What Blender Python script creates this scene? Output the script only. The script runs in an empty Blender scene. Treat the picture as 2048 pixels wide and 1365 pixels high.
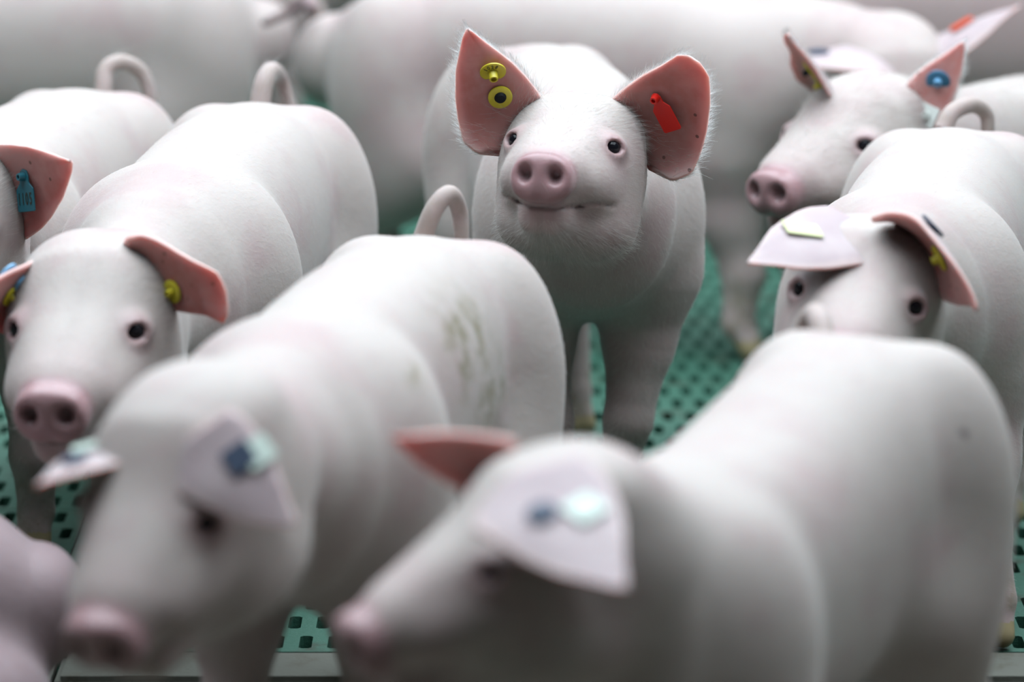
import bpy, bmesh, math, random
import numpy as np
from mathutils import Vector, Matrix

random.seed(4)
RNG = np.random.default_rng(7)
SC = bpy.context.scene
COL = SC.collection
PI = math.pi

# ------------------------------------------------------------------ camera, light, exposure
cam_data = bpy.data.cameras.new('camera')
cam = bpy.data.objects.new('camera', cam_data)
COL.objects.link(cam)
cam_data.sensor_width = 36.0
cam_data.lens = 8280.0 / 2048.0 * 36.0
cam.location = (0, 0, 1.12)
cam.rotation_euler = (math.radians(78), 0, 0)
cam_data.clip_start = 0.05
cam_data.clip_end = 60
cam_data.dof.use_dof = True
cam_data.dof.focus_distance = 4.08
cam_data.dof.aperture_fstop = 2.8
cam_data.dof.aperture_blades = 9
SC.camera = cam
SC.cycles.diffuse_bounces = 1

world = bpy.data.worlds.new('barn_air')
SC.world = world
world.use_nodes = True
bg = world.node_tree.nodes['Background']
bg.inputs['Color'].default_value = (1.0, 0.90, 0.88, 1)
bg.inputs['Strength'].default_value = 0.01

def area(name, loc, target, sx, sy, power, color, spread=180):
    d = bpy.data.lights.new(name, 'AREA')
    d.shape = 'RECTANGLE'
    d.size, d.size_y = sx, sy
    d.energy = power
    d.color = color
    d.spread = math.radians(spread)
    o = bpy.data.objects.new(name, d)
    COL.objects.link(o)
    o.location = loc
    o.rotation_euler = (Vector(target) - Vector(loc)).to_track_quat('-Z', 'Y').to_euler()
    return o
# rows of tube lamps under the barn roof and a pale light band along the ridge
area('ridge_light', (0.25, 4.9, 3.3), (0.25, 4.9, 0), 5.5, 5.6, 500, (0.83, 0.955, 1.04), 180)
area('tube_lamp', (-0.45, 3.55, 2.9), (-0.45, 3.55, 0), 0.16, 2.2, 10, (0.83, 0.955, 1.04))
area('tube_lamp', (0.25, 3.55, 2.9), (0.25, 3.55, 0), 0.16, 2.2, 10, (0.83, 0.955, 1.04))

SC.view_settings.view_transform = 'Standard'
SC.view_settings.look = 'None'
SC.view_settings.exposure = 0.0
SC.view_settings.gamma = 1.0
SC.view_settings.use_curve_mapping = False

# ------------------------------------------------------------------ materials
def mat(name):
    m = bpy.data.materials.new(name)
    m.use_nodes = True
    nt = m.node_tree
    return m, nt, nt.nodes['Principled BSDF']

def N(nt, kind, **kw):
    n = nt.nodes.new(kind)
    for k, v in kw.items():
        if k in n.inputs:
            n.inputs[k].default_value = v
        else:
            setattr(n, k, v)
    return n

def plain(name, color, rough=0.5, spec=0.5, sss=0.0):
    m, nt, b = mat(name)
    b.inputs['Base Color'].default_value = (*color, 1)
    b.inputs['Roughness'].default_value = rough
    b.inputs['Specular IOR Level'].default_value = spec
    if sss:
        b.inputs['Subsurface Weight'].default_value = sss
        b.inputs['Subsurface Radius'].default_value = (0.004, 0.002, 0.001)
        b.inputs['Subsurface Scale'].default_value = 1.0
    return m

def mixc(nt, fac, a, b):
    n = nt.nodes.new('ShaderNodeMix')
    n.data_type = 'RGBA'
    for sock, v in ((n.inputs[0], fac), (n.inputs[6], a), (n.inputs[7], b)):
        if isinstance(v, (tuple, float, int)):
            sock.default_value = (*v, 1) if isinstance(v, tuple) else v
        else:
            nt.links.new(v, sock)
    return n.outputs[2]

def mathn(nt, op, a, b=None, clamp=False):
    n = nt.nodes.new('ShaderNodeMath')
    n.operation = op
    n.use_clamp = clamp
    for i, v in enumerate((a, b)):
        if v is None:
            continue
        if isinstance(v, (float, int)):
            n.inputs[i].default_value = v
        else:
            nt.links.new(v, n.inputs[i])
    return n.outputs[0]

def ramp(nt, v, lo, hi):
    n = nt.nodes.new('ShaderNodeMapRange')
    n.interpolation_type = 'SMOOTHSTEP'
    nt.links.new(v, n.inputs['Value'])
    n.inputs['From Min'].default_value = lo
    n.inputs['From Max'].default_value = hi
    return n.outputs['Result']

def noise(nt, scale, detail=3.0, rough=0.55, vec=None):
    n = nt.nodes.new('ShaderNodeTexNoise')
    n.inputs['Scale'].default_value = scale
    n.inputs['Detail'].default_value = detail
    n.inputs['Roughness'].default_value = rough
    nt.links.new(vec, n.inputs['Vector'])
    return n.outputs['Fac']

def attr(nt, name):
    n = nt.nodes.new('ShaderNodeAttribute')
    n.attribute_name = name
    return n.outputs['Fac']

def skin_material(name, white, pink, deep):
    m, nt, b = mat(name)
    co = nt.nodes.new('ShaderNodeTexCoord').outputs['Object']
    blot = ramp(nt, noise(nt, 9.0, 4.0, 0.6, co), 0.46, 0.70)
    c = mixc(nt, mathn(nt, 'MULTIPLY', blot, 0.75), white, pink)
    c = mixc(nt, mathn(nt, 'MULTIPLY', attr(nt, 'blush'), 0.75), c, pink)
    c = mixc(nt, attr(nt, 'pink'), c, deep)
    # grime: patches given by the attribute, broken up by noise, and tiny flecks
    br = ramp(nt, noise(nt, 42.0, 5.0, 0.65, co), 0.36, 0.66)
    c = mixc(nt, mathn(nt, 'MULTIPLY', attr(nt, 'dirt'), br, True), c, (0.22, 0.19, 0.12))
    vor = nt.nodes.new('ShaderNodeTexVoronoi')
    vor.inputs['Scale'].default_value = 75.0
    nt.links.new(co, vor.inputs['Vector'])
    fl = mathn(nt, 'LESS_THAN', vor.outputs['Distance'], 0.055)
    gate = ramp(nt, noise(nt, 7.0, 2.0, 0.5, co), 0.55, 0.62)
    c = mixc(nt, mathn(nt, 'MULTIPLY', mathn(nt, 'MULTIPLY', fl, gate), 0.6), c, (0.20, 0.15, 0.10))
    c = mixc(nt, attr(nt, 'dark'), c, (0.035, 0.025, 0.03))
    nt.links.new(c, b.inputs['Base Color'])
    r = nt.nodes.new('ShaderNodeMapRange')
    nt.links.new(attr(nt, 'wet'), r.inputs['Value'])
    r.inputs['To Min'].default_value = 0.62
    r.inputs['To Max'].default_value = 0.26
    nt.links.new(r.outputs['Result'], b.inputs['Roughness'])
    b.inputs['Specular IOR Level'].default_value = 0.35
    b.inputs['Subsurface Weight'].default_value = 0.35
    b.inputs['Subsurface Radius'].default_value = (0.010, 0.0045, 0.003)
    b.inputs['Subsurface Scale'].default_value = 0.7
    b.inputs['Sheen Weight'].default_value = 0.12
    b.inputs['Sheen Roughness'].default_value = 0.5
    h = mathn(nt, 'ADD', noise(nt, 260.0, 3.0, 0.6, co), mathn(nt, 'MULTIPLY', noise(nt, 45.0, 3.0, 0.5, co), 1.3))
    bp = nt.nodes.new('ShaderNodeBump')
    bp.inputs['Strength'].default_value = 0.12
    bp.inputs['Distance'].default_value = 0.004
    nt.links.new(h, bp.inputs['Height'])
    nt.links.new(bp.outputs['Normal'], b.inputs['Normal'])
    return m

def ear_material(name, color, deep, trans):
    m, nt, b = mat(name)
    co = nt.nodes.new('ShaderNodeTexCoord').outputs['Object']
    c = mixc(nt, ramp(nt, noise(nt, 24.0, 4.0, 0.6, co), 0.35, 0.7), color, deep)
    c = mixc(nt, mathn(nt, 'MULTIPLY', attr(nt, 'deep'), 0.75), c, deep)
    c = mixc(nt, mathn(nt, 'MULTIPLY', attr(nt, 'rim'), 0.75), c, (0.60, 0.46, 0.44))
    vor = nt.nodes.new('ShaderNodeTexVoronoi')
    vor.inputs['Scale'].default_value = 70.0
    nt.links.new(co, vor.inputs['Vector'])
    fl = mathn(nt, 'LESS_THAN', vor.outputs['Distance'], 0.14)
    gate = ramp(nt, noise(nt, 15.0, 2.0, 0.5, co), 0.5, 0.56)
    c = mixc(nt, mathn(nt, 'MULTIPLY', mathn(nt, 'MULTIPLY', fl, gate), 0.7), c, (0.10, 0.04, 0.03))
    nt.links.new(c, b.inputs['Base Color'])
    b.inputs['Roughness'].default_value = 0.55
    b.inputs['Specular IOR Level'].default_value = 0.3
    # thin, blood-filled skin: light from behind comes through red
    b.inputs['Subsurface Weight'].default_value = trans
    b.inputs['Subsurface Radius'].default_value = (0.010, 0.0052, 0.0046)
    b.inputs['Subsurface Scale'].default_value = 1.0
    bp = nt.nodes.new('ShaderNodeBump')
    bp.inputs['Strength'].default_value = 0.01
    bp.inputs['Distance'].default_value = 0.003
    nt.links.new(noise(nt, 120.0, 3.0, 0.6, co), bp.inputs['Height'])
    nt.links.new(bp.outputs['Normal'], b.inputs['Normal'])
    return m

SKIN = skin_material('pig_skin', (0.445, 0.382, 0.355), (0.41, 0.295, 0.29), (0.345, 0.20, 0.21))
SKIN_SHADE_PINK = skin_material('shade_toned_pink_pig_skin', (0.30, 0.22, 0.23), (0.25, 0.165, 0.175), (0.50, 0.26, 0.27))  # darkened pink skin: the lying pig's shade is put into the colour
EAR_IN = ear_material('ear_inner_skin', (0.56, 0.32, 0.30), (0.48, 0.20, 0.18), 1.0)
EAR_OUT = ear_material('ear_outer_skin', (0.45, 0.365, 0.37), (0.41, 0.32, 0.335), 0.35)
EYE = plain('wet_dark_eye', (0.008, 0.008, 0.011), 0.08, 0.22)
def bristle_material():
    m = bpy.data.materials.new('white_bristle')
    m.use_nodes = True
    nt = m.node_tree
    nt.nodes.remove(nt.nodes['Principled BSDF'])
    h = nt.nodes.new('ShaderNodeBsdfHairPrincipled')
    h.parametrization = 'COLOR'
    h.inputs['Color'].default_value = (0.80, 0.775, 0.74, 1)
    h.inputs['Roughness'].default_value = 0.35
    h.inputs['Radial Roughness'].default_value = 0.6
    nt.links.new(h.outputs[0], nt.nodes['Material Output'].inputs['Surface'])
    return m
HAIR = bristle_material()
def down_material():
    m, nt, b = mat('white_down')
    b.inputs['Base Color'].default_value = (0.72, 0.69, 0.66, 1)
    b.inputs['Roughness'].default_value = 0.6
    b.inputs['Specular IOR Level'].default_value = 0.2
    t = nt.nodes.new('ShaderNodeBsdfTranslucent')
    t.inputs['Color'].default_value = (0.72, 0.68, 0.64, 1)
    mx = nt.nodes.new('ShaderNodeMixShader')
    mx.inputs[0].default_value = 0.6
    nt.links.new(b.outputs[0], mx.inputs[1])
    nt.links.new(t.outputs[0], mx.inputs[2])
    nt.links.new(mx.outputs[0], nt.nodes['Material Output'].inputs['Surface'])
    return m
DOWN = down_material()
YELLOW = plain('yellow_plastic', (0.62, 0.52, 0.03), 0.35, 0.5, 0.15)
BLACK = plain('black_plastic', (0.008, 0.009, 0.013), 0.6, 0.2)
RED = plain('red_plastic', (0.80, 0.016, 0.008), 0.38)
ORANGE = plain('orange_plastic', (0.72, 0.075, 0.02), 0.4)
BLUE = plain('blue_plastic', (0.055, 0.20, 0.34), 0.35)
LBLUE = plain('light_blue_plastic', (0.22, 0.48, 0.75), 0.35)
NAVY = plain('slate_blue_plastic', (0.035, 0.052, 0.09), 0.5, 0.25)
TEAL = plain('teal_plastic', (0.015, 0.13, 0.17), 0.35)
WHITE = plain('white_plastic', (0.68, 0.70, 0.66), 0.4)
MINT = plain('pale_green_white_plastic', (0.52, 0.60, 0.53), 0.4)
PALEY = plain('pale_yellow_plastic', (0.55, 0.56, 0.30), 0.4)
INK = plain('black_ink', (0.03, 0.03, 0.02), 0.6)
HOOF = plain('hoof_horn', (0.34, 0.27, 0.15), 0.5)

# ------------------------------------------------------------------ small helpers
def V3(a):
    return np.array(a, float)

def unit(a):
    a = np.array(a, float)
    return a / np.linalg.norm(a)

def mesh_obj(name, verts, faces, material, parent=None, smooth=True, mats=None, mat_idx=None):
    me = bpy.data.meshes.new(name)
    me.from_pydata([tuple(v) for v in verts] if not isinstance(verts, np.ndarray) else verts.tolist(), [],
                   faces if not isinstance(faces, np.ndarray) else faces.tolist())
    for m in (mats or [material]):
        me.materials.append(m)
    if mat_idx is not None:
        me.polygons.foreach_set('material_index', np.asarray(mat_idx, dtype=np.int32))
    if smooth:
        me.polygons.foreach_set('use_smooth', np.ones(len(me.polygons), dtype=bool))
    me.update()
    o = bpy.data.objects.new(name, me)
    COL.objects.link(o)
    if parent is not None:
        o.parent = parent
    return o

def put_attr(o, name, data):
    a = o.data.attributes.new(name, 'FLOAT', 'POINT')
    a.data.foreach_set('value', np.asarray(data, dtype=np.float32))

def catmull(pts, n):
    pts = np.array(pts, float)
    P = np.vstack([2 * pts[0] - pts[1], pts, 2 * pts[-1] - pts[-2]])
    out = []
    m = len(pts) - 1
    for i in range(n + 1):
        t = i / n * m
        k = min(int(t), m - 1)
        f = t - k
        p0, p1, p2, p3 = P[k:k + 4]
        out.append(0.5 * ((2 * p1) + (-p0 + p2) * f + (2 * p0 - 5 * p1 + 4 * p2 - p3) * f * f
                          + (-p0 + 3 * p1 - 3 * p2 + p3) * f ** 3))
    return np.array(out)

def tube(name, pts, radii, material, parent, n=36, seg=14):
    c = catmull(pts, n)
    r = np.interp(np.linspace(0, 1, n + 1), np.linspace(0, 1, len(radii)), radii)
    verts, faces = [], []
    up = V3((0.3, 0.2, 1))
    for i in range(n + 1):
        t = unit(c[min(i + 1, n)] - c[max(i - 1, 0)])
        a = np.cross(t, up)
        if np.linalg.norm(a) < 1e-4:
            a = np.cross(t, V3((1, 0, 0)))
        a = unit(a)
        b = np.cross(a, t)
        up = b
        for k in range(seg):
            an = 2 * PI * k / seg
            verts.append(c[i] + r[i] * (math.cos(an) * a + math.sin(an) * b))
    for i in range(n):
        for k in range(seg):
            k2 = (k + 1) % seg
            faces.append((i * seg + k, i * seg + k2, (i + 1) * seg + k2, (i + 1) * seg + k))
    verts += [c[0], c[-1] + unit(c[-1] - c[-2]) * r[-1] * 0.8]
    for k in range(seg):
        k2 = (k + 1) % seg
        faces.append((len(verts) - 2, k2, k))
        faces.append((len(verts) - 1, n * seg + k, n * seg + k2))
    return mesh_obj(name, np.array(verts), faces, material, parent)

# ------------------------------------------------------------------ signed-distance modelling (numpy)
def smin(a, b, k):
    h = np.maximum(k - np.abs(a - b), 0) / k
    return np.minimum(a, b) - h * h * k * 0.25

def smax(a, b, k):
    return -smin(-a, -b, k)

def ell(P, c, r, R=None):
    q = P - V3(c)
    if R is not None:
        q = q @ R.T
    r = V3(r)
    k0 = np.linalg.norm(q / r, axis=1)
    k1 = np.linalg.norm(q / (r * r), axis=1)
    return k0 * (k0 - 1) / np.maximum(k1, 1e-9)

def rcone(P, a, b, ra, rb):
    a, b = V3(a), V3(b)
    ba = b - a
    t = np.clip(((P - a) @ ba) / (ba @ ba), 0, 1)
    return np.linalg.norm(P - a - t[:, None] * ba, axis=1) - (ra + (rb - ra) * t)

def sstep(x, a, b):
    t = np.clip((x - a) / (b - a), 0, 1)
    return t * t * (3 - 2 * t)

def surface_nets(sdf, lo, hi, h):
    """dual contouring on a grid evaluated only near the surface, then vertices pulled onto the surface"""
    lo, hi = V3(lo), V3(hi)
    c = 4
    nc = np.ceil((hi - lo) / (h * c)).astype(int) + 1
    H = h * c
    g = np.stack(np.meshgrid(*[np.arange(n) for n in nc], indexing='ij'), -1).reshape(-1, 3)
    dc = sdf(lo + (g + 0.5) * H - h * 0.5)
    near = np.abs(dc) < H * 1.05
    nf = nc * c
    D = np.repeat(np.repeat(np.repeat(dc.reshape(nc), c, 0), c, 1), c, 2).astype(np.float32)
    off = np.stack(np.meshgrid(*[np.arange(c)] * 3, indexing='ij'), -1).reshape(-1, 3)
    gi = (g[near][:, None, :] * c + off[None]).reshape(-1, 3)
    val = np.empty(len(gi), np.float32)
    for s in range(0, len(gi), 400000):
        val[s:s + 400000] = sdf(lo + gi[s:s + 400000] * h)
    D[gi[:, 0], gi[:, 1], gi[:, 2]] = val
    S = D < 0
    a = S[:-1, :-1, :-1]
    cnt = np.zeros(a.shape, np.int8)
    for dx in (0, 1):
        for dy in (0, 1):
            for dz in (0, 1):
                cnt += S[dx:dx + a.shape[0], dy:dy + a.shape[1], dz:dz + a.shape[2]]
    cell = np.argwhere((cnt > 0) & (cnt < 8))
    idx = np.full(a.shape, -1, np.int32)
    idx[cell[:, 0], cell[:, 1], cell[:, 2]] = np.arange(len(cell))
    acc = np.zeros((len(cell), 3))
    num = np.zeros(len(cell))
    cs = [(i, j, k) for i in (0, 1) for j in (0, 1) for k in (0, 1)]
    vals = {q: D[cell[:, 0] + q[0], cell[:, 1] + q[1], cell[:, 2] + q[2]].astype(float) for q in cs}
    for q in cs:
        for ax in range(3):
            if q[ax] == 0:
                p = list(q)
                p[ax] = 1
                p = tuple(p)
                v0, v1 = vals[q], vals[p]
                m = (v0 < 0) != (v1 < 0)
                t = np.where(m, v0 / np.where(m, v0 - v1, 1), 0)
                pt = np.tile(V3(q), (len(cell), 1))
                pt[:, ax] += t
                acc[m] += pt[m]
                num[m] += 1
    V = lo + (cell + acc / num[:, None]) * h
    faces = []
    for ax in range(3):
        b, d = (ax + 1) % 3, (ax + 2) % 3
        sl0 = [slice(None)] * 3
        sl1 = [slice(None)] * 3
        sl0[ax] = slice(0, -1)
        sl1[ax] = slice(1, None)
        s0, s1 = S[tuple(sl0)], S[tuple(sl1)]
        e = np.argwhere(s0 != s1)
        sg = s0[e[:, 0], e[:, 1], e[:, 2]]
        ok = (e[:, b] > 0) & (e[:, d] > 0) & (e[:, b] < S.shape[b] - 1) & (e[:, d] < S.shape[d] - 1)
        e, sg = e[ok], sg[ok]
        def at(ob, od):
            q = e.copy()
            q[:, b] -= ob
            q[:, d] -= od
            return idx[q[:, 0], q[:, 1], q[:, 2]]
        f = np.stack([at(1, 1), at(0, 1), at(0, 0), at(1, 0)], 1)
        f[~sg] = f[~sg][:, ::-1]
        f = f[(f >= 0).all(1)]
        faces.append(f)
    F = np.concatenate(faces)
    def grad(P, e=0.0008):
        return np.stack([sdf(P + e * np.eye(3)[i]) - sdf(P - e * np.eye(3)[i]) for i in range(3)], 1) / (2 * e)
    for _ in range(2):
        d = sdf(V)
        G = grad(V)
        gl = np.maximum((G * G).sum(1), 0.05)
        step = (d / gl)[:, None] * G
        ln = np.linalg.norm(step, axis=1, keepdims=True)
        V = V - step * np.minimum(1, 0.6 * h / np.maximum(ln, 1e-9))
    G = grad(V)
    Nn = G / np.maximum(np.linalg.norm(G, axis=1, keepdims=True), 1e-9)
    return V, F, Nn

# ------------------------------------------------------------------ the pig
SP_S = np.array([0.035, 0.07, 0.12, 0.20, 0.30, 0.40, 0.47, 0.53, 0.58])
SP_TOP = np.array([0.388, 0.418, 0.436, 0.445, 0.447, 0.442, 0.436, 0.428, 0.418])
SP_BOT = np.array([0.270, 0.225, 0.205, 0.205, 0.192, 0.190, 0.196, 0.205, 0.225])
SP_A = np.array([0.062, 0.082, 0.093, 0.096, 0.100, 0.098, 0.094, 0.088, 0.072])

class Pig:
    def __init__(self, label, tail, shoulder, head, fwd, scale=1.0, bend=0.0, roll=0.0, head_scale=1.0, zoff=0.0,
                 legs=True, h=0.005, feet=None, width=1.0, dirt=(), dark=(), blush=(), name='pig', lying=False,
                 sag=0.0, dip=0.0, up=0.0, rosy=0.0):
        self.s = s = scale
        self.z = zoff
        self.label = label
        t, w = V3(tail), V3(shoulder)
        ax = unit((w - t))
        side = np.array([ax[1], -ax[0]])               # the pig's right
        mid = (t + w) / 2 + side * bend
        end = w + ax * 0.10 * s - side * bend * 0.2
        # quadratic curve through tail - mid - shoulder, carried on past the shoulder
        ts = np.linspace(0, 1, 60)
        ctrl = 2 * mid - (t + w) / 2
        C = ((1 - ts) ** 2)[:, None] * t + (2 * ts * (1 - ts))[:, None] * ctrl + (ts ** 2)[:, None] * w
        tg = unit(C[-1] - C[-2])
        C = np.vstack([C, C[-1] + tg * 0.06 * s * np.linspace(0.25, 1, 4)[:, None]])
        seg = np.linalg.norm(np.diff(C, axis=0), axis=1)
        arc = np.concatenate([[0], np.cumsum(seg)])
        self.C = C
        self.S = arc * (0.53 / arc[59])                 # canonical position along the spine
        self.stretch = arc[59] / 0.53
        T = np.gradient(C, axis=0)
        self.T = T / np.linalg.norm(T, axis=1, keepdims=True)
        self.width = width
        self.sag, self.dip, self.up = sag, dip, up
        self.head = V3(head)
        self.hs = head_scale
        f = unit(fwd)
        r = unit(np.cross(f, (0, 0, 1)))
        u = np.cross(r, f)
        if roll:
            c, sn = math.cos(roll), math.sin(roll)
            r, u = c * r + sn * u, -sn * r + c * u
        self.R = np.stack([r, f, u])                    # rows: right, forward, up
        self.legs = legs
        self.rosy = rosy
        self.feet = feet or {}
        self.h = h
        self.dirt, self.dark, self.blush = dirt, dark, blush
        self.lying = lying
        self.root = bpy.data.objects.new(name, None)
        self.root.empty_display_size = 0.1
        gm = self.at(0.28, 0, 0)
        self.base = V3((gm[0], gm[1], 0))
        self.root.location = self.base
        COL.objects.link(self.root)
        self.root['label'] = label
        self.root['category'] = 'pig'
        self.build_body()

    # world point at canonical (along spine, to the pig's right, height)
    def at(self, s, lat, z):
        i = np.clip(np.interp(s, self.S, np.arange(len(self.S))), 0, len(self.S) - 1)
        k = int(min(i, len(self.S) - 2))
        f = i - k
        c = self.C[k] * (1 - f) + self.C[k + 1] * f
        t = self.T[k]
        if s < 0:
            c = c + t * s * self.stretch
        n = np.array([t[1], -t[0]])
        p = c + n * lat * self.s * self.width
        z = z - self.lower(s) * np.clip((z - 0.1) / 0.2, 0, 1)
        return np.array([p[0], p[1], z * self.s + self.z + self.up * min(max(z / 0.2, 0), 1)])

    def lower(self, s):                                 # how far the back dips here
        return self.sag * np.exp(-((s - 0.34) / 0.12) ** 2) + self.dip * np.clip((s - 0.1) / 0.42, 0, 1.2)

    def hp(self, p):                                    # head-local -> world
        return self.head + (V3(p) * self.hs) @ self.R

    def spine_coords(self, P):
        xy = P[:, :2]
        k = np.empty(len(P), int)
        for s in range(0, len(P), 60000):
            q = xy[s:s + 60000]
            d = ((q[:, None, :] - self.C[None]) ** 2).sum(2)
            k[s:s + 60000] = d.argmin(1)
        t = self.T[k]
        rel = xy - self.C[k]
        lon = (rel * t).sum(1)
        lat = rel[:, 0] * t[:, 1] - rel[:, 1] * t[:, 0]
        return self.S[k] + lon / self.stretch, lat

    def torso(self, P):
        s, lat = self.spine_coords(P)
        sc = self.s
        z = (P[:, 2] - self.z - self.up) / sc
        lat = lat / sc / self.width
        ss = np.clip(s, SP_S[0], SP_S[-1])
        top = np.interp(ss, self.ps, self.ptop)
        bot = np.interp(ss, self.ps, self.pbot)
        a = np.interp(ss, self.ps, self.pa)
        b = (top - bot) / 2
        low = self.lower(ss)
        zc = (top + bot) / 2 - low
        lon = s - ss
        p = 2.25
        q = (np.abs(lat / a) ** p + np.abs((z - zc) / b) ** p + np.abs(lon / 0.05) ** p) ** (1 / p)
        return (q - 1) * np.minimum(np.minimum(a, b), 0.09) * sc

    def head_sdf(self, P, detail=True):
        hs = self.hs
        Q = ((P - self.head) @ self.R.T) / hs
        A = Q.copy()
        A[:, 0] = np.abs(A[:, 0])                       # mirrored
        d = ell(A, (0, -0.018, 0.006), (0.060, 0.068, 0.058))
        d = smin(d, ell(A, (0.022, -0.020, 0.038), (0.032, 0.040, 0.022)), 0.04)
        d = smin(d, rcone(A, (0.014, 0.005, 0.020), (0.008, 0.112, -0.012), 0.038, 0.024), 0.025)   # straight slope of the face
        d = smin(d, ell(A, (0.041, 0.004, -0.030), (0.027, 0.054, 0.046)), 0.03)    # cheek
        d = smin(d, ell(A, (0.027, 0.020, -0.062), (0.036, 0.056, 0.030)), 0.03)    # jowl
        # muzzle: tapering, flattened, slightly dished on top
        t = np.clip((A[:, 1] - 0.02) / 0.125, 0, 1)
        mw = 0.055 - 0.0275 * t
        mh = 0.044 - 0.0225 * t
        zc = 0.002 - 0.022 * t
        lon = A[:, 1] - (0.02 + 0.125 * t)
        q = ((A[:, 0] / mw) ** 2.2 + (np.abs(A[:, 2] - zc) / mh) ** 2.2 + np.abs(lon / 0.016) ** 2.2) ** (1 / 2.2)
        d = smin(d, (q - 1) * 0.024, 0.026)
        d = smin(d, rcone(A, (0.010, 0.03, -0.060), (0.008, 0.119, -0.0560), 0.034, 0.0185), 0.018)  # lower jaw
        d = smin(d, ell(A, (0.036, 0.080, -0.022), (0.015, 0.038, 0.018)), 0.02)    # upper lip and cheek
        # snout plate
        sn = A - V3((0, 0.1525, -0.0205))
        tilt = 0.16
        y = sn[:, 1] * math.cos(tilt) - sn[:, 2] * math.sin(tilt)
        z = sn[:, 1] * math.sin(tilt) + sn[:, 2] * math.cos(tilt)
        wx = 0.0300 - 0.10 * np.clip(z, 0, 0.03)
        q = ((A[:, 0] / wx) ** 2.3 + np.abs(z / 0.0245) ** 2.3 + np.abs(y / 0.0125) ** 2.6) ** (1 / 2.4)
        d = smin(d, (q - 1) * 0.0115, 0.006)
        # philtrum, nostrils
        d = smax(d, -rcone(A, (0, 0.170, -0.032), (0, 0.158, -0.047), 0.0022, 0.0050), 0.007)
        d = smax(d, -ell(A, (0.0145, 0.167, -0.0175), (0.0072, 0.0170, 0.0085)), 0.007)
        # mouth line: a shallow groove along the lip
        zm = -0.0470 + 0.009 * sstep(A[:, 0], 0.012, 0.046)
        d = d + 0.0028 * np.exp(-((A[:, 2] - zm) / 0.0019) ** 2) * sstep(A[:, 1], 0.056, 0.075) * (A[:, 0] < 0.07)
        if not detail:
            return d * hs
        # eyelids and eye opening, seated on the surface
        e = Pig.eye_seat(self)
        dv = EYE_DIR
        d = smin(d, ell(A, e - dv * 0.0072, (0.0150, 0.0150, 0.0120)), 0.010)
        Rr = np.stack([unit(np.cross(dv, (0, 0, 1))), dv, np.cross(unit(np.cross(dv, (0, 0, 1))), dv)])
        d = smax(d, -ell(A, e + dv * 0.0055, (0.0092, 0.0105, 0.0066), Rr), 0.0035)
        return d * hs

    _seat = None
    def eye_seat(self):
        if Pig._seat is None:
            c = V3(EYE_AT) - EYE_DIR * 0.02
            t = np.linspace(0, 0.05, 500)
            P = self.head + ((c + t[:, None] * EYE_DIR) * self.hs) @ self.R
            d = self.head_sdf(P, False)
            Pig._seat = c + t[np.argmax(d > 0)] * EYE_DIR
        return Pig._seat

    def sdf(self, P):
        sc = self.s
        d = self.torso(P)
        # neck
        at = self.at
        hb = self.hp((0, -0.045, -0.018))
        ht = self.hp((0, -0.040, 0.010))
        d = smin(d, rcone(P, at(0.52, 0, 0.318), hb, 0.092 * sc, 0.058 * self.hs), 0.05 * sc)
        d = smin(d, rcone(P, at(0.50, 0, 0.372), ht, 0.056 * sc, 0.036 * self.hs), 0.03 * sc)
        for sgn, nm in ((-1, 'l'), (1, 'r')):
            if self.lying:
                d = smin(d, ell(P, at(0.13, sgn * 0.075, 0.255), V3((0.105, 0.105, 0.080)) * sc), 0.025 * sc)
                d = smin(d, rcone(P, at(0.17, sgn * 0.105, 0.225), at(0.30, sgn * 0.12, 0.203), 0.046 * sc, 0.026 * sc), 0.02 * sc)
                d = smin(d, rcone(P, at(0.30, sgn * 0.12, 0.203), at(0.36, sgn * 0.12, 0.200), 0.024 * sc, 0.020 * sc), 0.015 * sc)
                d = smin(d, rcone(P, at(0.50, sgn * 0.085, 0.235), at(0.62, sgn * 0.07, 0.203), 0.044 * sc, 0.026 * sc), 0.025 * sc)
                continue
            fx, fy = self.feet.get('f' + nm, (0, 0))
            bx, by = self.feet.get('h' + nm, (0, 0))
            # shoulder and foreleg
            d = smin(d, ell(P, at(0.49, sgn * 0.058, 0.300), V3((0.062, 0.062, 0.105)) * sc), 0.045 * sc)
            knee = at(0.500 + fx * 0.6, sgn * (0.060 + fy * 0.6), 0.105)
            fet = at(0.492 + fx, sgn * (0.058 + fy), 0.045)
            toe = at(0.508 + fx, sgn * (0.058 + fy), 0.014)
            d = smin(d, rcone(P, at(0.485, sgn * 0.066, 0.235), at(0.488 + fx * 0.3, sgn * (0.063 + fy * 0.3), 0.172), 0.050 * sc, 0.036 * sc), 0.035 * sc)
            d = smin(d, rcone(P, at(0.488 + fx * 0.3, sgn * (0.063 + fy * 0.3), 0.172), knee, 0.036 * sc, 0.0255 * sc), 0.02 * sc)
            d = smin(d, rcone(P, knee, fet, 0.0245 * sc, 0.0195 * sc), 0.012 * sc)
            for q in (-1, 1):
                d = smin(d, rcone(P, fet, toe + q * (at(0.5, 0.0085, 0) - at(0.5, 0, 0)), 0.0165 * sc, 0.0125 * sc), 0.008 * sc)
            # ham and hind leg
            d = smin(d, ell(P, at(0.105, sgn * 0.056, 0.300), V3((0.088, 0.088, 0.128)) * sc * V3((0.80, 0.80, 1))), 0.022 * sc)
            st = at(0.155 + bx * 0.3, sgn * (0.062 + by * 0.3), 0.212)
            hock = at(0.055 + bx * 0.7, sgn * (0.062 + by * 0.7), 0.128)
            fet = at(0.078 + bx, sgn * (0.062 + by), 0.046)
            toe = at(0.094 + bx, sgn * (0.062 + by), 0.014)
            d = smin(d, rcone(P, st, hock, 0.042 * sc, 0.026 * sc), 0.08 * sc)
            d = smin(d, rcone(P, hock, fet, 0.0235 * sc, 0.0195 * sc), 0.012 * sc)
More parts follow.
